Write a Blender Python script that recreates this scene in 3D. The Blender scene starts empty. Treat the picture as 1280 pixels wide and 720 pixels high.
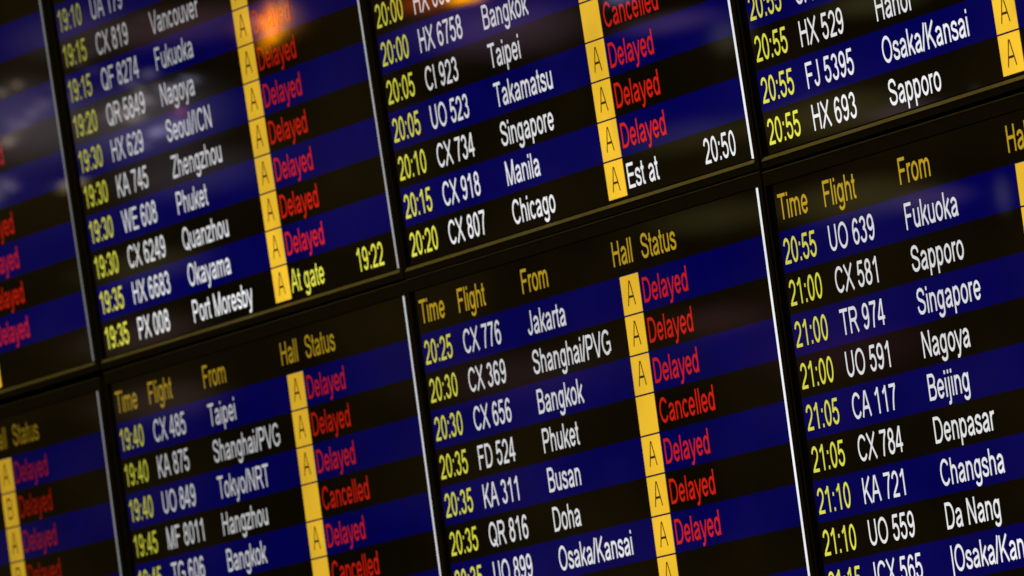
import bpy, bmesh, math, random
from mathutils import Matrix, Vector
random.seed(4)
SC = bpy.context.scene
COL = SC.collection

# ------------------------------------------------------------------ survey of the board
# one unit = the height of one flight row; S turns it into metres
F = {'f': 13547.90217, 'rx': -0.16715, 'ry': -1.18972, 'rz': 0.28794, 'cx': 262.68617, 'cy': -18.85682, 'cz': 100.67815, 'al': 0.01953, 'uL': 10.84861, 'h1': 2.39909, 'h2': -0.50294, 'bl': 0.20284, 'rv': -0.57956, 'ka': 0.00102}
# how far each screen sits off the regular grid: along, down, turned
OFFSET = {('T', 0): (-0.06159, -0.0358, 0.0009), ('T', 1): (0.05826, 0.00681, 0.00073), ('T', 2): (-0.02091, 0.03073, -0.00141), ('T', 3): (-0.04474, -0.00172, -0.00333), ('B', 0): (-0.08535, 0.03212, 0.00329), ('B', 1): (0.17099, -0.00666, 5e-05), ('B', 2): (0.0074, -0.03133, -0.0004), ('B', 3): (-0.02411, 0.00583, -0.0007)}
S = 0.044
W = 24.5                       # spacing of the screens
ZSEAM = 2.45                   # height of the joint between the two tiers of screens
PX = 1280.0

def rotm(rx, ry, rz):
    return Matrix.Rotation(rz, 3, 'Z') @ Matrix.Rotation(ry, 3, 'Y') @ Matrix.Rotation(rx, 3, 'X')
M = Matrix(((1, 0, 0), (0, 0, -1), (0, 1, 0)))
def world(x, y, z):
    return Vector((S*x, -S*z, S*y + ZSEAM))

# ------------------------------------------------------------------ camera
cam = bpy.data.cameras.new('camera')
camo = bpy.data.objects.new('camera', cam)
COL.objects.link(camo)
SC.camera = camo
R = rotm(F['rx'], F['ry'], F['rz'])
cm = (M @ R.transposed()).to_4x4()
cm.translation = world(F['cx'], F['cy'], F['cz'])
camo.matrix_world = cm
cam.sensor_width = 36.0
cam.lens = F['f'] / PX * 36.0
cam.clip_start = 0.1
cam.clip_end = 300.0
cam.dof.use_dof = True
cam.dof.aperture_fstop = 18.5

# ------------------------------------------------------------------ the dim hall round the board
w = bpy.data.worlds.new('World'); SC.world = w; w.use_nodes = True
nt = w.node_tree; N = nt.nodes; bg = N['Background']
tc = N.new('ShaderNodeTexCoord')
nz = N.new('ShaderNodeTexNoise'); nz.inputs['Scale'].default_value = 70.0
nz.inputs['Detail'].default_value = 3.0; nz.inputs['Roughness'].default_value = 0.6
cr = N.new('ShaderNodeValToRGB')
cr.color_ramp.elements[0].position = 0.36; cr.color_ramp.elements[0].color = (0.004, 0.003, 0.0006, 1)
cr.color_ramp.elements[1].position = 0.74; cr.color_ramp.elements[1].color = (0.048, 0.032, 0.009, 1)
nt.links.new(tc.outputs['Generated'], nz.inputs['Vector'])
nt.links.new(nz.outputs['Fac'], cr.inputs['Fac'])
nt.links.new(cr.outputs['Color'], bg.inputs['Color'])
bg.inputs['Strength'].default_value = 1.0

def lamp(name, loc, aim, size, power, color, size_y=None, soft=False):
    l = bpy.data.lights.new(name, 'AREA'); l.energy = power; l.color = color
    l.shape = 'ELLIPSE' if size_y else 'DISK'; l.size = size
    if size_y: l.size_y = size_y
    if soft:                       # soft-edged glow for the added lights: brightest in the middle, fading out
        l.use_nodes = True
        t = l.node_tree; em = t.nodes['Emission']
        ge = t.nodes.new('ShaderNodeNewGeometry')
        su = t.nodes.new('ShaderNodeVectorMath'); su.operation = 'DISTANCE'
        su.inputs[1].default_value = (.5, .5, 0)
        mu = t.nodes.new('ShaderNodeVectorMath'); mu.operation = 'MULTIPLY'; mu.inputs[1].default_value = (1, 1, 0)
        t.links.new(ge.outputs['Parametric'], mu.inputs[0]); t.links.new(mu.outputs[0], su.inputs[0])
        mr = t.nodes.new('ShaderNodeMapRange'); mr.interpolation_type = 'SMOOTHERSTEP'
        mr.inputs['From Min'].default_value = .5; mr.inputs['From Max'].default_value = 0
        mr.inputs['To Min'].default_value = 0; mr.inputs['To Max'].default_value = 1.6
        t.links.new(su.outputs['Value'], mr.inputs['Value']); t.links.new(mr.outputs['Result'], em.inputs['Strength'])
    o = bpy.data.objects.new(name, l); COL.objects.link(o)
    o.location = loc
    o.rotation_euler = (Vector(aim) - Vector(loc)).to_track_quat('-Z', 'Y').to_euler()
    return o
# unseen warm light added above and in front of the board, brightens frame edges
lamp('edge_fill_light', (1.0, -1.6, 6.2), (0.5, 0.0, ZSEAM), 2.4, 22.0, (1.0, 0.80, 0.30))

# unseen area lights, added to put orange glare and haze into the screens' reflections:
# x, y, z, width, height (m), radiance
FAR = [
    (-11.435, -4.240, 3.668, 0.019, 0.065, (5.5, 1.25, 0)),
    (-11.456, -4.234, 3.638, 0.028, 0.065, (5, 1.3, 0)),
    (-11.484, -4.227, 3.606, 0.015, 0.049, (3, 0.9, 0)),
    (-11.425, -4.243, 3.640, 0.012, 0.057, (2.6, 0.6, 0)),
    (-11.445, -4.237, 3.614, 0.019, 0.023, (3, 1.2, 0.02)),
    (-11.390, -4.252, 3.668, 0.012, 0.072, (4.5, 1.6, 0.25)),
    (-11.410, -4.247, 3.627, 0.012, 0.023, (3, 1.2, 0.05)),
    (-11.480, -4.227, 3.661, 0.028, 0.023, (2.5, 0.5, 0.02)),
    (-11.513, -4.218, 3.655, 0.093, 0.049, (0.35, 0.1, 0.03)),
    (-11.362, -4.260, 3.648, 0.056, 0.076, (0.22, 0.1, 0.05)),
    (-10.762, -4.434, 3.594, 0.062, 0.030, (6, 2, 0.02)),
    (-10.813, -4.419, 3.592, 0.050, 0.019, (5, 1.7, 0.02)),
    (-10.915, -4.388, 3.606, 0.155, 0.049, (0.7, 0.1, 0.01)),
    (-12.630, -3.927, 3.439, 0.022, 0.027, (1.6, 1.44, 1.12)),
    (-12.611, -3.932, 3.410, 0.015, 0.011, (1.6, 1.44, 1.28)),
    (-12.494, -3.961, 3.660, 0.012, 0.015, (1.44, 1.2, 0.8)),
    (-12.423, -3.978, 3.668, 0.012, 0.017, (1.28, 0.96, 0.56)),
    (-12.657, -3.920, 3.397, 0.019, 0.009, (1.28, 1.2, 1.28)),
    (-12.284, -4.014, 3.410, 0.043, 0.011, (1.44, 1.12, 0.64)),
    (-12.302, -4.009, 3.398, 0.025, 0.009, (0.96, 0.72, 0.4)),
    (-12.495, -3.961, 3.545, 0.019, 0.027, (0.88, 0.64, 0.48)),
    (-11.801, -4.140, 3.579, 0.022, 0.009, (0.72, 0.72, 1.28)),
    (-11.841, -4.130, 3.507, 0.015, 0.023, (1.28, 0.24, 0.4)),
    (-11.877, -4.120, 3.462, 0.015, 0.009, (1.2, 1.2, 1.44)),
    (-10.138, -4.627, 3.425, 0.248, 0.049, (0.132, 0.072, 0.108)),
    (-9.964, -4.683, 3.364, 0.074, 0.084, (0.11, 0.1, 0.06)),
    (-10.277, -4.583, 3.503, 0.074, 0.027, (0.4, 0.4, 0.9)),
    (-10.104, -4.613, 3.170, 0.310, 0.076, (0.06, 0.051, 0.018)),
    (-9.464, -4.825, 3.114, 0.186, 0.049, (0.132, 0.078, 0.108)),
    (-9.254, -4.898, 3.091, 0.022, 0.087, (0.2, 0.17, 0.17)),
    (-9.677, -4.752, 3.146, 0.341, 0.095, (0.102, 0.084, 0.03)),
    (-9.531, -4.826, 3.360, 0.248, 0.057, (0.096, 0.09, 0.036)),
    (-10.779, -4.429, 3.532, 0.341, 0.095, (0.072, 0.036, 0.072)),
    (-11.781, -4.145, 3.700, 0.372, 0.095, (0.096, 0.048, 0.06)),
    (-9.773, -4.727, 2.829, 0.372, 0.114, (0.036, 0.009, 0.024)),
    (-10.128, -4.609, 2.948, 0.248, 0.076, (0.054, 0.021, 0.03)),
    (-12.081, -4.042, 3.022, 0.310, 0.095, (0.06, 0.036, 0.036)),
    (-12.061, -4.071, 3.180, 0.310, 0.076, (0.06, 0.048, 0.024)),
    (-12.443, -3.973, 3.579, 0.279, 0.209, (0.12, 0.096, 0.114)),
    (-11.998, -4.088, 3.510, 0.403, 0.171, (0.132, 0.108, 0.132)),
    (-11.848, -4.128, 3.364, 0.372, 0.114, (0.072, 0.054, 0.072)),
    (-12.190, -4.037, 3.748, 0.279, 0.114, (0.06, 0.042, 0.054)),
    (-11.447, -4.236, 3.648, 0.093, 0.106, (0.8, 0.22, 0.01)),
    (-10.649, -4.468, 3.491, 0.372, 0.114, (0.084, 0.048, 0.078)),
    (-10.839, -4.391, 2.918, 0.434, 0.114, (0.036, 0.018, 0.024)),
    (-12.410, -3.982, 3.575, 0.024, 0.007, (0.272, 0.224, 0.224)),
    (-12.442, -3.974, 3.573, 0.015, 0.007, (0.24, 0.2, 0.2)),
    (-12.507, -3.958, 3.543, 0.042, 0.016, (0.296, 0.248, 0.248)),
    (-12.459, -3.969, 3.549, 0.039, 0.011, (0.12, 0.104, 0.104)),
    (-12.371, -3.992, 3.591, 0.030, 0.017, (0.16, 0.136, 0.136)),
    (-12.323, -4.004, 3.572, 0.014, 0.009, (0.128, 0.104, 0.104)),
    (-12.471, -3.967, 3.588, 0.022, 0.019, (0.248, 0.2, 0.2)),
    (-12.326, -4.003, 3.604, 0.029, 0.021, (0.28, 0.232, 0.232)),
    (-12.449, -3.972, 3.565, 0.036, 0.008, (0.232, 0.192, 0.192)),
    (-12.425, -3.978, 3.575, 0.036, 0.015, (0.312, 0.256, 0.256)),
    (-12.383, -3.989, 3.594, 0.027, 0.020, (0.28, 0.232, 0.232)),
    (-12.464, -3.968, 3.567, 0.014, 0.018, (0.304, 0.256, 0.256)),
    (-12.636, -3.925, 3.562, 0.033, 0.006, (0.224, 0.184, 0.184)),
    (-12.485, -3.963, 3.567, 0.014, 0.019, (0.144, 0.12, 0.12)),
    (-12.344, -3.999, 3.615, 0.026, 0.015, (0.136, 0.112, 0.112)),
    (-12.265, -4.019, 3.609, 0.021, 0.013, (0.368, 0.304, 0.304)),
    (-12.578, -3.940, 3.438, 0.020, 0.010, (0.2, 0.168, 0.2)),
    (-12.582, -3.939, 3.470, 0.013, 0.013, (0.232, 0.2, 0.232)),
    (-12.577, -3.940, 3.424, 0.032, 0.017, (0.328, 0.28, 0.328)),
    (-12.527, -3.952, 3.442, 0.040, 0.019, (0.424, 0.36, 0.424)),
    (-12.577, -3.940, 3.433, 0.014, 0.009, (0.16, 0.136, 0.16)),
    (-12.498, -3.960, 3.461, 0.012, 0.008, (0.152, 0.128, 0.152)),
    (-12.509, -3.957, 3.431, 0.017, 0.010, (0.36, 0.312, 0.36)),
    (-12.546, -3.948, 3.458, 0.039, 0.023, (0.176, 0.152, 0.176)),
    (-12.597, -3.935, 3.448, 0.021, 0.020, (0.264, 0.224, 0.264)),
    (-12.004, -4.086, 3.548, 0.029, 0.008, (0.576, 0.488, 0.488)),
    (-12.015, -4.083, 3.606, 0.034, 0.010, (0.536, 0.456, 0.456)),
    (-12.057, -4.072, 3.538, 0.029, 0.019, (0.496, 0.416, 0.416)),
    (-12.028, -4.080, 3.522, 0.037, 0.020, (0.536, 0.448, 0.448)),
    (-12.159, -4.046, 3.542, 0.023, 0.006, (0.384, 0.328, 0.328)),
    (-11.972, -4.095, 3.559, 0.026, 0.022, (0.584, 0.488, 0.488)),
    (-11.876, -4.120, 3.558, 0.019, 0.010, (0.32, 0.272, 0.272)),
    (-11.982, -4.092, 3.582, 0.027, 0.017, (0.528, 0.448, 0.448)),
    (-12.094, -4.063, 3.545, 0.041, 0.019, (0.448, 0.376, 0.376)),
    (-12.051, -4.074, 3.539, 0.037, 0.022, (0.304, 0.256, 0.256)),
    (-11.957, -4.099, 3.554, 0.035, 0.009, (0.576, 0.488, 0.488)),
    (-11.997, -4.088, 3.521, 0.038, 0.022, (0.224, 0.192, 0.192)),
    (-12.081, -4.066, 3.560, 0.016, 0.006, (0.4, 0.336, 0.336)),
    (-11.935, -4.104, 3.612, 0.039, 0.020, (0.352, 0.296, 0.296)),
    (-11.877, -4.120, 3.548, 0.020, 0.016, (0.24, 0.24, 0.344)),
    (-11.848, -4.128, 3.536, 0.027, 0.016, (0.264, 0.264, 0.376)),
    (-11.772, -4.148, 3.570, 0.028, 0.015, (0.472, 0.472, 0.68)),
    (-11.868, -4.122, 3.566, 0.037, 0.009, (0.136, 0.136, 0.192)),
    (-11.884, -4.118, 3.562, 0.023, 0.015, (0.344, 0.344, 0.488)),
    (-11.949, -4.101, 3.542, 0.021, 0.019, (0.224, 0.224, 0.32)),
    (-11.852, -4.126, 3.567, 0.041, 0.013, (0.416, 0.416, 0.592)),
    (-11.910, -4.111, 3.578, 0.029, 0.014, (0.304, 0.304, 0.432)),
    (-11.835, -4.131, 3.561, 0.042, 0.010, (0.456, 0.456, 0.656)),
    (-12.082, -4.066, 3.480, 0.026, 0.007, (0.256, 0.232, 0.384)),
    (-11.953, -4.100, 3.475, 0.037, 0.021, (0.544, 0.504, 0.816)),
    (-11.837, -4.131, 3.477, 0.042, 0.009, (0.656, 0.6, 0.984)),
    (-11.926, -4.107, 3.479, 0.043, 0.020, (0.448, 0.408, 0.672)),
    (-11.866, -4.123, 3.486, 0.022, 0.018, (0.296, 0.272, 0.44)),
    (-11.897, -4.115, 3.472, 0.013, 0.011, (0.424, 0.392, 0.64)),
    (-12.008, -4.085, 3.453, 0.043, 0.007, (0.608, 0.56, 0.912)),
    (-11.862, -4.124, 3.476, 0.021, 0.008, (0.6, 0.552, 0.904)),
    (-12.270, -4.017, 3.641, 0.041, 0.015, (0.112, 0.08, 0.096)),
    (-12.203, -4.034, 3.689, 0.034, 0.013, (0.096, 0.064, 0.08)),
    (-11.918, -4.108, 3.744, 0.039, 0.007, (0.12, 0.09, 0.11)),
    (-12.220, -4.030, 3.689, 0.030, 0.022, (0.152, 0.112, 0.136)),
    (-12.121, -4.055, 3.704, 0.017, 0.007, (0.13, 0.09, 0.11)),
    (-12.152, -4.048, 3.654, 0.036, 0.011, (0.144, 0.104, 0.128)),
    (-12.194, -4.037, 3.679, 0.013, 0.018, (0.136, 0.096, 0.12)),
    (-12.151, -4.048, 3.696, 0.041, 0.008, (0.184, 0.136, 0.16)),
]
for fx, fy, fz, fw, fh, rad in FAR:
    top_ = max(rad)
    lamp('reflection_light', (fx, fy, fz), (0.0, 0.0, ZSEAM), fw*1.5, top_*math.pi*math.pi*fw*fh/4*2.25, tuple(c/top_ for c in rad), fh*1.5, True)

SC.view_settings.view_transform = 'Standard'
SC.view_settings.look = 'None'
SC.view_settings.exposure = 0.0
SC.view_settings.gamma = 1.0
SC.view_settings.use_curve_mapping = False
SC.cycles.max_bounces = 6

# ------------------------------------------------------------------ materials
def mat(name):
    m = bpy.data.materials.new(name); m.use_nodes = True
    return m, m.node_tree, m.node_tree.nodes['Principled BSDF']

def lit_material(name, rough):
    """a lit area of an LCD behind its cover: it emits the object's colour, the cover reflects the hall"""
    m, t, b = mat(name)
    b.inputs['Base Color'].default_value = (0.003, 0.003, 0.003, 1)
    b.inputs['Roughness'].default_value = rough
    oi = t.nodes.new('ShaderNodeObjectInfo')
    tcx = t.nodes.new('ShaderNodeTexCoord')
    n = t.nodes.new('ShaderNodeTexNoise'); n.inputs['Scale'].default_value = 9.0; n.inputs['Detail'].default_value = 4
    mr = t.nodes.new('ShaderNodeMapRange'); mr.inputs['To Min'].default_value = 0.86; mr.inputs['To Max'].default_value = 1.12
    mr.inputs['From Min'].default_value = 0.3; mr.inputs['From Max'].default_value = 0.7
    t.links.new(tcx.outputs['Object'], n.inputs['Vector']); t.links.new(n.outputs['Fac'], mr.inputs['Value'])
    t.links.new(oi.outputs['Color'], b.inputs['Emission Color'])
    t.links.new(mr.outputs['Result'], b.inputs['Emission Strength'])
    # slight unevenness of the anti-glare cover
    n2 = t.nodes.new('ShaderNodeTexNoise'); n2.inputs['Scale'].default_value = 5.0; n2.inputs['Detail'].default_value = 3
    mr2 = t.nodes.new('ShaderNodeMapRange'); mr2.inputs['To Min'].default_value = rough*0.75; mr2.inputs['To Max'].default_value = rough*1.35
    t.links.new(tcx.outputs['Object'], n2.inputs['Vector']); t.links.new(n2.outputs['Fac'], mr2.inputs['Value'])
    t.links.new(mr2.outputs['Result'], b.inputs['Roughness'])
    return m
M_LCD = lit_material('lcd_cover', 0.02)
M_TEXT = lit_material('lcd_lettering', 0.02)

def plastic(name, col, rough, amp=0.35, scale=60, metal=0.0):
    m, t, b = mat(name)
    tcx = t.nodes.new('ShaderNodeTexCoord')
    n = t.nodes.new('ShaderNodeTexNoise'); n.inputs['Scale'].default_value = scale; n.inputs['Detail'].default_value = 5
    r = t.nodes.new('ShaderNodeValToRGB')
    r.color_ramp.elements[0].color = tuple(c*(1-amp) for c in col)+(1,)
    r.color_ramp.elements[1].color = tuple(c*(1+amp) for c in col)+(1,)
    t.links.new(tcx.outputs['Object'], n.inputs['Vector']); t.links.new(n.outputs['Fac'], r.inputs['Fac'])
    t.links.new(r.outputs['Color'], b.inputs['Base Color'])
    b.inputs['Roughness'].default_value = rough; b.inputs['Metallic'].default_value = metal
    return m
M_FRAME = plastic('black_frame_plastic', (0.034, 0.032, 0.015), 0.42)
M_BORDER = plastic('black_glass_border', (0.0015, 0.0015, 0.001), 0.5)
M_RIDGE_HL = plastic('olive_ridge_highlight', (0.62, 0.58, 0.26), 0.45, 0.2)  # olive highlight on the black frame's lower chamfer, painted as colour
M_LIP_HL = plastic('dull_lip_highlight', (0.34, 0.32, 0.17), 0.5, 0.2)  # fainter highlight on the frame's top edge, painted as colour
M_WALL = plastic('dark_painted_wall', (0.012, 0.011, 0.008), 0.8, 0.3, 8)
M_BACK = plastic('black_steel_back', (0.008, 0.008, 0.008), 0.6)

# ------------------------------------------------------------------ lettering: plain grotesque, drawn as strokes
def arc(cx, cy, rx, ry, a0, a1, n=None):
    n = n or max(4, int(abs(a1-a0)/16))
    return [(cx+rx*math.cos(math.radians(a0+(a1-a0)*i/n)), cy+ry*math.sin(math.radians(a0+(a1-a0)*i/n))) for i in range(n+1)]
def ell(cx, cy, rx, ry): return arc(cx, cy, rx, ry, 0, 360, 26)
T_, B_ = .672, .043
SS = [(.56,.50),(.535,.59),(.45,.655),(.33,.675),(.20,.65),(.125,.58),(.115,.50),(.17,.43),(.30,.385),(.44,.35),(.55,.29),(.575,.20),(.53,.105),(.43,.055),(.33,.042),(.20,.065),(.12,.13),(.085,.235)]
ss = [(.42,.365),(.39,.43),(.32,.47),(.24,.478),(.15,.46),(.095,.40),(.10,.335),(.17,.29),(.27,.265),(.38,.23),(.43,.175),(.425,.11),(.37,.055),(.26,.038),(.15,.055),(.09,.10),(.06,.16)]
G = {
'0': (.556, [ell(.278,.358,.19,.318)]),
'1': (.556, [[(.335,0),(.335,.716)], [(.115,.535),(.20,.575),(.28,.64),(.33,.71)]]),
'2': (.556, [arc(.275,.485,.185,.188,172,-22)+[(.40,.34),(.28,.235),(.16,.135),(.085,.03)], [(.045,B_),(.5,B_)]]),
'3': (.556, [arc(.262,.53,.165,.145,168,-85), arc(.265,.213,.19,.172,88,-168)]),
'4': (.556, [[(.375,0),(.375,.716)], [(.055,.215),(.35,.70)], [(.03,.205),(.52,.205)]]),
'5': (.556, [[(.13,T_),(.47,T_)], [(.158,.69),(.098,.335)], arc(.268,.236,.195,.196,145,-168)]),
'6': (.556, [ell(.285,.225,.18,.184), arc(.30,.36,.21,.314,42,200)]),
'7': (.556, [[(.05,T_),(.5,T_)], [(.475,.66),(.35,.48),(.27,.27),(.215,0)]]),
'8': (.556, [ell(.278,.528,.155,.146), ell(.278,.212,.19,.171)]),
'9': (.556, [ell(.271,.491,.18,.184), arc(.256,.356,.21,.314,222,380)]),
':': (.278, [[(.139,0),(.139,.10)], [(.139,.419),(.139,.519)]]),
'/': (.278, [[(.02,-.01),(.258,.73)]]),
'|': (.26, [[(.13,-.2),(.13,.72)]]),
'A': (.667, [[(.045,0),(.31,.716)], [(.622,0),(.357,.716)], [(.14,.255),(.527,.255)]]),
'B': (.667, [[(.12,0),(.12,.716)], [(.12,T_),(.38,T_)]+arc(.38,.525,.165,.147,85,-90)+[(.12,.378)], [(.3,.378),(.40,.378)]+arc(.40,.211,.185,.168,85,-90)+[(.12,B_)]]),
'C': (.722, [arc(.385,.358,.29,.322,35,325)]),
'D': (.722, [[(.125,0),(.125,.716)], [(.125,T_),(.35,T_)]+arc(.35,.358,.285,.314,85,-90)+[(.125,B_)]]),
'E': (.667, [[(.125,0),(.125,.716)], [(.125,T_),(.61,T_)], [(.125,.378),(.58,.378)], [(.125,B_),(.625,B_)]]),
'F': (.611, [[(.125,0),(.125,.716)], [(.125,T_),(.57,T_)], [(.125,.365),(.51,.365)]]),
'G': (.778, [arc(.40,.358,.31,.322,42,316), [(.41,.335),(.70,.335)], [(.672,.335),(.672,.09)]]),
'H': (.722, [[(.125,0),(.125,.716)], [(.597,0),(.597,.716)], [(.125,.385),(.597,.385)]]),
'I': (.278, [[(.139,0),(.139,.716)]]),
'J': (.5, [[(.375,.716),(.375,.23)]+arc(.215,.21,.16,.167,0,-172)]),
'K': (.667, [[(.12,0),(.12,.716)], [(.14,.25),(.60,.716)], [(.275,.40),(.625,0)]]),
'M': (.833, [[(.12,0),(.12,.716)], [(.713,0),(.713,.716)], [(.125,.716),(.40,0)], [(.708,.716),(.434,0)]]),
'N': (.722, [[(.12,0),(.12,.716)], [(.60,0),(.60,.716)], [(.125,.70),(.595,.016)]]),
'O': (.778, [ell(.389,.358,.30,.322)]),
'P': (.667, [[(.125,0),(.125,.716)], [(.125,T_),(.40,T_)]+arc(.40,.50,.18,.172,85,-90)+[(.125,.328)]]),
'Q': (.778, [ell(.389,.358,.30,.322), [(.44,.20),(.70,-.02)]]),
'R': (.722, [[(.125,0),(.125,.716)], [(.125,T_),(.43,T_)]+arc(.43,.513,.18,.159,85,-90)+[(.125,.354)], [(.38,.354),(.48,.27),(.655,0)]]),
'S': (.667, [SS]),
'T': (.611, [[(.305,0),(.305,.65)], [(.02,T_),(.59,T_)]]),
'U': (.722, [[(.125,.716),(.125,.27)]+arc(.36,.27,.235,.228,190,350)+[(.595,.27),(.595,.716)]]),
'V': (.667, [[(.04,.716),(.312,0)], [(.627,.716),(.355,0)]]),
'W': (.944, [[(.045,.716),(.25,0)], [(.255,0),(.465,.716)], [(.479,.716),(.69,0)], [(.695,0),(.90,.716)]]),
'X': (.667, [[(.04,0),(.61,.716)], [(.06,.716),(.63,0)]]),
'Z': (.611, [[(.06,T_),(.56,T_)], [(.03,B_),(.575,B_)], [(.065,.07),(.54,.645)]]),
'a': (.556, [arc(.265,.345,.17,.133,165,10)+[(.435,.32),(.435,.11),(.465,0)], [(.43,.30),(.28,.265),(.14,.22),(.088,.14),(.13,.065),(.22,.036),(.33,.06),(.43,.155)]]),
'b': (.556, [[(.108,0),(.108,.716)], ell(.285,.26,.18,.222)]),
'c': (.5, [arc(.27,.26,.19,.222,40,320)]),
'd': (.556, [[(.448,0),(.448,.716)], ell(.268,.26,.18,.222)]),
'e': (.556, [arc(.278,.26,.195,.222,0,328), [(.09,.262),(.47,.262)]]),
'g': (.556, [ell(.268,.268,.18,.214), [(.448,.519),(.448,-.05)]+arc(.265,-.05,.183,.118,-8,-168)]),
'h': (.556, [[(.11,0),(.11,.716)], arc(.28,.32,.167,.156,155,8)+[(.447,.29),(.447,0)]]),
'i': (.222, [[(.111,0),(.111,.519)], [(.111,.615),(.111,.716)]]),
'j': (.222, [[(.111,.519),(.111,-.09),(.09,-.15),(.02,-.175),(-.04,-.168)], [(.111,.615),(.111,.716)]]),
'k': (.5, [[(.11,0),(.11,.716)], [(.125,.175),(.455,.519)], [(.23,.29),(.48,0)]]),
'l': (.222, [[(.111,0),(.111,.716)]]),
'm': (.833, [[(.11,0),(.11,.519)], arc(.265,.33,.15,.146,155,8)+[(.415,.30),(.415,0)], arc(.575,.33,.15,.146,165,8)+[(.725,.30),(.725,0)]]),
'n': (.556, [[(.11,0),(.11,.519)], arc(.28,.32,.167,.156,155,8)+[(.447,.29),(.447,0)]]),
'o': (.556, [ell(.278,.26,.197,.222)]),
'p': (.556, [[(.108,-.199),(.108,.519)], ell(.285,.26,.18,.222)]),
'r': (.333, [[(.11,0),(.11,.519)], arc(.27,.33,.16,.145,160,68)]),
's': (.5, [ss]),
't': (.278, [[(.135,.67),(.135,.12),(.15,.06),(.20,.04),(.26,.045)], [(.02,.475),(.255,.475)]]),
'u': (.556, [[(.108,.519),(.108,.2)]+arc(.273,.2,.165,.16,188,345), [(.445,0),(.445,.519)]]),
'v': (.5, [[(.03,.519),(.232,0)], [(.47,.519),(.268,0)]]),
'y': (.5, [[(.03,.519),(.24,.01)], [(.47,.519),(.26,-.02),(.215,-.12),(.16,-.165),(.05,-.165)]]),
'z': (.5, [[(.03,.475),(.46,.475)], [(.02,B_),(.47,B_)], [(.055,.065),(.43,.455)]]),
}
EMX, EMY = 0.822, 0.862          # em across and up, in row units
def text_mesh(txt, name, x0=0.0, wt=.092, center=False, em=(EMX, EMY)):
    """strokes as flat ribbons standing 0.3 mm in front of the cover; x0 = left edge in row units"""
    width = sum(G[c][0] if c != ' ' else .278 for c in txt)
    x = -width/2 if center else -0.045
    vs, fs = [], []; k = 0
    for c in txt:
        if c == ' ':
            x += .278; continue
        adv, strokes = G[c]
        for st in strokes:
            closed = len(st) > 20 and abs(st[0][0]-st[-1][0]) < 1e-6 and abs(st[0][1]-st[-1][1]) < 1e-6
            pts = st[:-1] if closed else st
            n = len(pts); b = len(vs)
            h = (k % 7) * 0.00004; k += 1
            for i in range(n):
                p = pts[i]
                a = pts[i-1] if (i > 0 or closed) else None
                q = pts[(i+1) % n] if (i < n-1 or closed) else None
                def unit(u, v):
                    dx, dy = v[0]-u[0], v[1]-u[1]; L = math.hypot(dx, dy) or 1
                    return dx/L, dy/L
                d1 = unit(a, p) if a else unit(p, q); d2 = unit(p, q) if q else d1
                nx, ny = -(d1[1]+d2[1]), d1[0]+d2[0]; L = math.hypot(nx, ny) or 1; nx /= L; ny /= L
                c_ = max(.75, nx*-d1[1]+ny*d1[0])
                hw = wt/2/c_
                for s in (1, -1):
                    vs.append(((x+p[0]+nx*hw*s)*em[0]*S + x0*S, (p[1]+ny*hw*s)*em[1]*S, h))
            m = n if closed else n-1
            for i in range(m):
                j = (i+1) % n
                fs.append((b+2*i+1, b+2*j+1, b+2*j, b+2*i))
        x += adv
    me = bpy.data.meshes.new(name); me.from_pydata(vs, [], fs)
    me.materials.append(M_TEXT); me.update()
    return me, width*em[0]

# ------------------------------------------------------------------ object helpers
def link(name, me, parent=None, mw=None, color=None):
    o = bpy.data.objects.new(name, me); COL.objects.link(o)
    if parent: o.parent = parent
    if mw is not None: o.matrix_local = mw
    if color: o.color = color
    return o
def rect(name, x0, x1, y0, y1, z, material, nx=1):
    """flat sheet, row units, y up"""
    vs, fs = [], []
    for i in range(nx+1):
        xx = x0+(x1-x0)*i/nx
        vs += [(xx*S, y0*S, z), (xx*S, y1*S, z)]
    for i in range(nx): fs.append((2*i, 2*i+2, 2*i+3, 2*i+1))
    me = bpy.data.meshes.new(name); me.from_pydata(vs, [], fs); me.materials.append(material); me.update()
    return me
def box(name, x0, x1, y0, y1, z0, z1, material, bevel=0.0):
    bm = bmesh.new()
    r = bmesh.ops.create_cube(bm, size=1)
    for v in r['verts']:
        v.co = Vector(((x0+x1)/2*S + v.co.x*(x1-x0)*S, (y0+y1)/2*S + v.co.y*(y1-y0)*S, (z0+z1)/2 + v.co.z*(z1-z0)))
    if bevel: bmesh.ops.bevel(bm, geom=bm.edges[:], offset=bevel, segments=2, affect='EDGES')
    me = bpy.data.meshes.new(name); bm.to_mesh(me); bm.free(); me.materials.append(material)
    return me
def picture_frame(name, xo0, xo1, yo0, yo1, xi0, xi1, yi0, yi1, zb, zf, ch, material, thin=0.0007):
    """mitred bezel: outer wall, rounded outer lip, front face, chamfered inner lip, inner wall down to the glass"""
    def ring(x0, x1, y0, y1, z): return [(x0*S, y0*S, z), (x1*S, y0*S, z), (x1*S, y1*S, z), (x0*S, y1*S, z)]
    t = thin/S
    c = ch/S
    rings = [ring(xo0, xo1, yo0, yo1, zb), ring(xo0, xo1, yo0, yo1, zf-thin),
             ring(xo0+t, xo1-t, yo0+t, yo1-t, zf), ring(xi0-c, xi1+c, yi0-c, yi1+c, zf),
             ring(xi0, xi1, yi0, yi1, zf-ch), ring(xi0, xi1, yi0, yi1, -0.002)]
    vs = [v for r in rings for v in r]; fs = []
    for k in range(len(rings)-1):
        for i in range(4):
            j = (i+1) % 4
            fs.append((4*k+i, 4*k+j, 4*k+4+j, 4*k+4+i))
    me = bpy.data.meshes.new(name); me.from_pydata(vs, [], fs); me.materials.append(material)
    me.update(); return me

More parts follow.
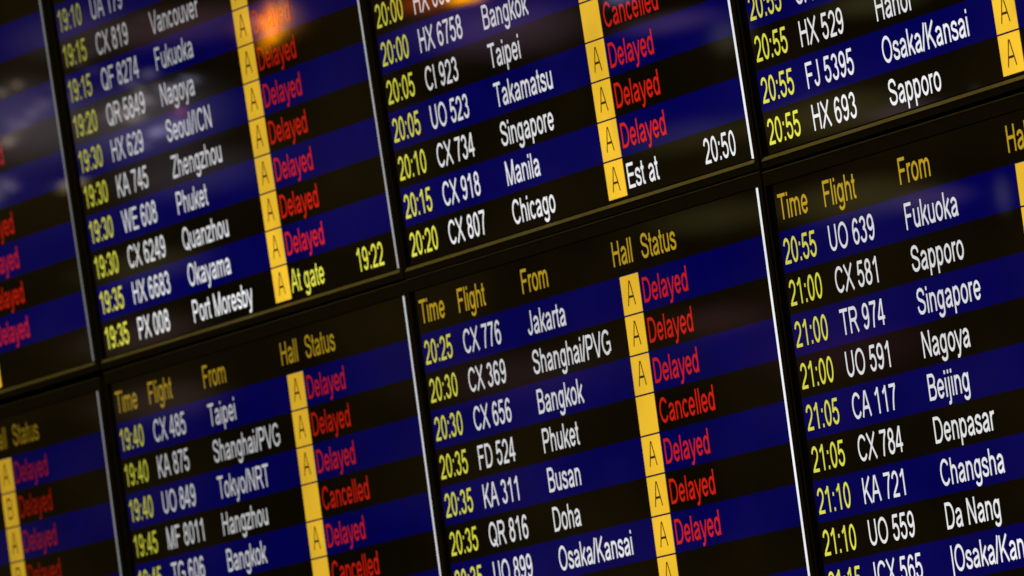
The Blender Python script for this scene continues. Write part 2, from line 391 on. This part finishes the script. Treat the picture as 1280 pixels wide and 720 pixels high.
UL = F['uL']
def place(pl, col, u, v, n=0.0):
    """row units on screen (pl, col) -> world"""
    uc = UL - W/2; vc = 7 if pl == 'B' else -7
    off_u, off_v, r = OFFSET[(pl, col)]; a, b = u-uc, v-vc
    u, v = uc+a*math.cos(r)-b*math.sin(r)+off_u, vc+a*math.sin(r)+b*math.cos(r)+off_v
    k = F['ka']; ul = u-(UL-W); c = col-2; x = z = 0.0
    if c > 0:
        for i in range(c): x += W*math.cos(k*i); z += W*math.sin(k*i)
    else:
        for i in range(-1, c-1, -1): x -= W*math.cos(k*i); z -= W*math.sin(k*i)
    al = F['al'] if pl == 'T' else 0.0
    y = -v*math.cos(al); dn = -v*math.sin(al)
    y += n*-math.sin(al); dn += n*math.cos(al)
    a = k*c
    return world(x+ul*math.cos(a)-dn*math.sin(a), y, z+ul*math.sin(a)+dn*math.cos(a))

cam.dof.focus_distance = (place('B', 3, -9, F['h1']+2) - camo.matrix_world.translation).dot(-camo.matrix_world.col[2].xyz)

# ------------------------------------------------------------------ colours of the lit image (linear)
WHITE = (.86, .86, .88); YEL = (.80, .78, .075); AMBER = (.62, .40, .020); RED = (.74, .016, .006)
TILE = (.93, .55, .030); BLUE = (.0002, .0001, .088); BLACK = (.0024, .0014, .0002); INK = (.05, .022, .002)

def tone(c, k): return (c[0]*k, c[1]*k, c[2]*k, 1)

X_TIME, X_FLIGHT, X_CITY, X_HL, X_HR, X_STAT, X_AT = -12.47, -9.70, -5.10, 1.49, 2.69, 2.86, 7.94
A0, A1 = -12.62, 10.79           # lit image, left and right
def display(pl, col, label, rows, bright, header, edge):
    """rows: list of (index 1..12, time, flight, city, hall, status, status_time); bright(index) -> factor"""
    v0 = F['h1'] if pl == 'B' else -F['h2']-12          # top of row 1
    vb = v0+12
    ybot = -(vb+0.30)                                    # lowest edge of the frame
    uc = -0.9
    o = place(pl, col, uc, -ybot, -1.2)
    ex = (place(pl, col, uc+1, -ybot, -1.2)-o).normalized()
    ey = (place(pl, col, uc, -ybot-1, -1.2)-o).normalized()
    ez = ex.cross(ey)
    root = bpy.data.objects.new('arrivals_screen', None); COL.objects.link(root)
    mw = Matrix((ex, ey, ez)).transposed().to_4x4(); mw.translation = o
    root.matrix_world = mw
    root['label'] = label; root['category'] = 'screen'; root['group'] = 'arrivals screens mounted edge to edge in two tiers'
    # local frame of the glass: x = u-uc, y up from ybot, z=0 the glass plane
    def at(u, v, n=0.0): return Matrix.Translation(((u-uc)*S, (-v-ybot)*S, 1.2*S+n))
    X = lambda u: u-uc
    Y = lambda v: -v-ybot
    base = Matrix.Translation((0, 0, 1.2*S))
    top = v0-1.50
    link('frame', picture_frame('frame', X(-13.07), X(11.27), Y(vb+.30), Y(top), X(-12.97), X(11.02), Y(vb+.11), Y(v0-1.15), -1.1*S, .0022, .0004, M_FRAME), root, base)
    link('back_cover', box('back_cover', X(-12.9), X(11.1), Y(vb+.15), Y(top+.15), -1.2*S, -.012, M_BACK, .004), root, base)
    link('glass_border', rect('glass_border', X(-12.97), X(11.02), Y(vb+.11), Y(v0-1.15), -.0012, M_BORDER), root, base)
    # sloping strip under the picture and thin top lip, highlights painted in pale colour
    def strip(name, y0, z0, y1, z1, m, xa=-12.97, xb=11.02):
        vs = [(X(xa)*S, y0*S, z0), (X(xb)*S, y0*S, z0), (X(xb)*S, y1*S, z1), (X(xa)*S, y1*S, z1)]
        dz = -.0006
        vs += [(x, y-.0001, z+dz) for x, y, z in vs]
        fs = [(0, 1, 2, 3), (7, 6, 5, 4), (0, 4, 5, 1), (1, 5, 6, 2), (2, 6, 7, 3), (3, 7, 4, 0)]
        me = bpy.data.meshes.new(name); me.from_pydata(vs, [], fs); me.materials.append(m); me.update()
        return link(name, me, root, base)
    strip('lower_ridge_highlight', Y(vb+.125), .0034, Y(vb+.035), .0006, M_RIDGE_HL)
    strip('upper_lip_highlight', Y(top+.028), .0029, Y(top-.008), .0006, M_LIP_HL, -13.06, 11.26)
    # the lit image
    link('lit_panel', rect('lit_panel', X(A0), X(A1), Y(vb), Y(v0-1.13), 0, M_LCD), root, base, tone(BLACK, 1))
    e = link('edge_glow', box('edge_glow', X(10.82), X(10.905), Y(vb), Y(v0-1.13), -.0008, .0008, M_LCD), root, base, tone((.86, .88, .92), edge))  # bright edge line painted as emission, strength set per screen
    def put(name, txt, u, v, colr, k, parent, wt=.092, center=False):
        me, _ = text_mesh(txt, name, 0, wt, center)
        return link(name, me, parent, at(u, v, .0005) if parent is root else Matrix.Translation(((u-uc)*S, (-v-ybot)*S, .0003)), tone(colr, k))
    if header:
        k = bright(0)
        hr = link('header_row', rect('header_row', X(A0), X(A1), Y(v0-.002), Y(v0-1.128), .0002, M_LCD), root, base, tone(BLACK, 1.2))
        for txt, u in (('Time', -12.42), ('Flight', -9.68), ('From', -5.12), ('Hall', 1.18), ('Status', 3.12)):
            put('column_heading', txt, u, v0-.265, AMBER, k, hr)
    have = {r[0]: r for r in rows}
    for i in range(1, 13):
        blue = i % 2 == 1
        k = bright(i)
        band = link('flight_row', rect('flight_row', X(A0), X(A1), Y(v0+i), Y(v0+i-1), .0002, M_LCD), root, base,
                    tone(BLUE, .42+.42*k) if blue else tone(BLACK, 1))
        if i not in have: continue
        _, tm, fl, ci, hall, stt, sat = have[i]
        vb_ = v0+i-F['bl']
        if tm: put('time_text', tm, X_TIME - (.04 if tm[0] == '1' else 0), vb_, YEL, k, band)
        if fl: put('flight_number', fl, X_FLIGHT+(.05 if fl[0] in 'CQOG' else .06 if fl[0] in 'WT' else 0), vb_, WHITE, k, band)
        if ci: put('city_name', ci, X_CITY+(.05 if ci[0] in 'COQSJ' else .07 if ci[0] in 'TVZ' else 0), vb_, WHITE, k, band)
        if hall is not None:
            bot = .022 if i < 12 else .06
            link('hall_tile', box('hall_tile', X(X_HL), X(X_HR), Y(v0+i-bot), Y(v0+i-1+.022), .0003, .0007, M_TEXT), band, None, tone(TILE, .35+.65*k))
            if hall: put('hall_letter', hall, (X_HL+X_HR)/2, vb_-.02, INK, k, band, .07, True).location.z += .0006
        if stt:
            c = RED if stt in ('Delayed', 'Cancelled') else (YEL if stt == 'At gate' else WHITE)
            put('status_text', stt, X_STAT+(.05 if stt[0] == 'C' else 0), vb_, c, k if c is not RED else .95*k, band)
        if sat: put('status_time', sat, X_AT, vb_, YEL if stt == 'At gate' else WHITE, k, band)
    return root

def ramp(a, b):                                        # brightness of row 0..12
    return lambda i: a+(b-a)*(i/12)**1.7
D = 'Delayed'; C = 'Cancelled'
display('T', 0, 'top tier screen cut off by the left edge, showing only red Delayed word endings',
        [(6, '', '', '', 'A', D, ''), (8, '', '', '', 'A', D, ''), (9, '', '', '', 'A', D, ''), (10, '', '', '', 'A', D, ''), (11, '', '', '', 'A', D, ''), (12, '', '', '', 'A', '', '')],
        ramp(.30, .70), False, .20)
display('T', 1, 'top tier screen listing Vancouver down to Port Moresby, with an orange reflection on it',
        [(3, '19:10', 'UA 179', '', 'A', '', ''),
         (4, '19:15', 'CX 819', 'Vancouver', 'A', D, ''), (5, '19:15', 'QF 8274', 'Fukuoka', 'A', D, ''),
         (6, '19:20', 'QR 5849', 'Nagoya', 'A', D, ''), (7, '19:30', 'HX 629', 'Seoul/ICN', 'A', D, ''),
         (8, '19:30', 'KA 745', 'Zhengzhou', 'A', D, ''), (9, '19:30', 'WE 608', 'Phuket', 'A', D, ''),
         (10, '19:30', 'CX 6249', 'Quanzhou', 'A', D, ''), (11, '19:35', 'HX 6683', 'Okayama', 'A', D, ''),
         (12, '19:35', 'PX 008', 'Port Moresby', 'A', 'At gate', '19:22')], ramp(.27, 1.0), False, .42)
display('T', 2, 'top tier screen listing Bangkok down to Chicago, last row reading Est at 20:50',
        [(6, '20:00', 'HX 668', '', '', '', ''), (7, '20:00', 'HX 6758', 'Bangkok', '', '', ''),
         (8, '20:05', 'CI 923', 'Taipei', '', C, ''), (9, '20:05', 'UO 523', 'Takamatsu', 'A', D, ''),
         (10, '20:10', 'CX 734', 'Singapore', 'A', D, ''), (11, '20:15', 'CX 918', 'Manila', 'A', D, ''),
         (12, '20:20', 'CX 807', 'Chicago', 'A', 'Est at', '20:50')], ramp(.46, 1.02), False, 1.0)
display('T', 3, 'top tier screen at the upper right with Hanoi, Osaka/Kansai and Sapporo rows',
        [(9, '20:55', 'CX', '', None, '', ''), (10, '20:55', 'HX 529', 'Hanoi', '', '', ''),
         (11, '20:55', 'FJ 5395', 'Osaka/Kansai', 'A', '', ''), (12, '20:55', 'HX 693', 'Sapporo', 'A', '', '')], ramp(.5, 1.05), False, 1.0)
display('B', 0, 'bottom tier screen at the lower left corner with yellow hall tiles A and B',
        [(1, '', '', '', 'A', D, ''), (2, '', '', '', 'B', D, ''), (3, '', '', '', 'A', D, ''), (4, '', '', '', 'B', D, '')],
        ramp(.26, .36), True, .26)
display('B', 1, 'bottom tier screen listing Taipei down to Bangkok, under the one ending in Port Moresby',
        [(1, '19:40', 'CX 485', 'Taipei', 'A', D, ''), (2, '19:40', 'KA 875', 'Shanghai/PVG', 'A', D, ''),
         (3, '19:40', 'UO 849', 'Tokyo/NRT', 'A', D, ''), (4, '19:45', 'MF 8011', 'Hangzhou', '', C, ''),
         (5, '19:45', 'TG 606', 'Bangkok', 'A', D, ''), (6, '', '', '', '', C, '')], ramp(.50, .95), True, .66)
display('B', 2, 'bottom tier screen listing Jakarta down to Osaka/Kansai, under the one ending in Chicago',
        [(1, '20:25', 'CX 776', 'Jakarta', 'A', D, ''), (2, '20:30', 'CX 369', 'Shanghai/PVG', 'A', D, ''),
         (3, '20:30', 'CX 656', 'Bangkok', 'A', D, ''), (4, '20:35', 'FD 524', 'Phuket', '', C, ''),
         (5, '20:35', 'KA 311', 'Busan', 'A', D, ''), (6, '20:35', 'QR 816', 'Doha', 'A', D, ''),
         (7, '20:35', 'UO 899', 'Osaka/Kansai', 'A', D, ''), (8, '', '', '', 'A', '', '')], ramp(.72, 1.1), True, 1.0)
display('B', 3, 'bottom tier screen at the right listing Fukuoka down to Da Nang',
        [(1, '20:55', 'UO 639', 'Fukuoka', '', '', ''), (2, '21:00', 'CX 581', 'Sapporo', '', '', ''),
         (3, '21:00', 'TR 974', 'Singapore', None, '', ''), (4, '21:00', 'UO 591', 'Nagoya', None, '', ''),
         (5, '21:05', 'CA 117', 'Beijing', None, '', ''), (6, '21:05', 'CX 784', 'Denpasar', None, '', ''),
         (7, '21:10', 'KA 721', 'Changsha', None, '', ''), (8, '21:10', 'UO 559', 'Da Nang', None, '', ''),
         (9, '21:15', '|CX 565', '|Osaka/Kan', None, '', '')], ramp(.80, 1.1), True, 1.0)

# ------------------------------------------------------------------ the wall the screens hang on
wm = box('wall', -80, 80, -40, 40, -.10, 0, M_WALL)
wall = link('wall', wm)
p0 = place('B', 2, 0, 0, 0)
wall.matrix_world = Matrix.Translation((0, .085, ZSEAM)) @ Matrix.Rotation(math.radians(90), 4, 'X')
wall['kind'] = 'structure'
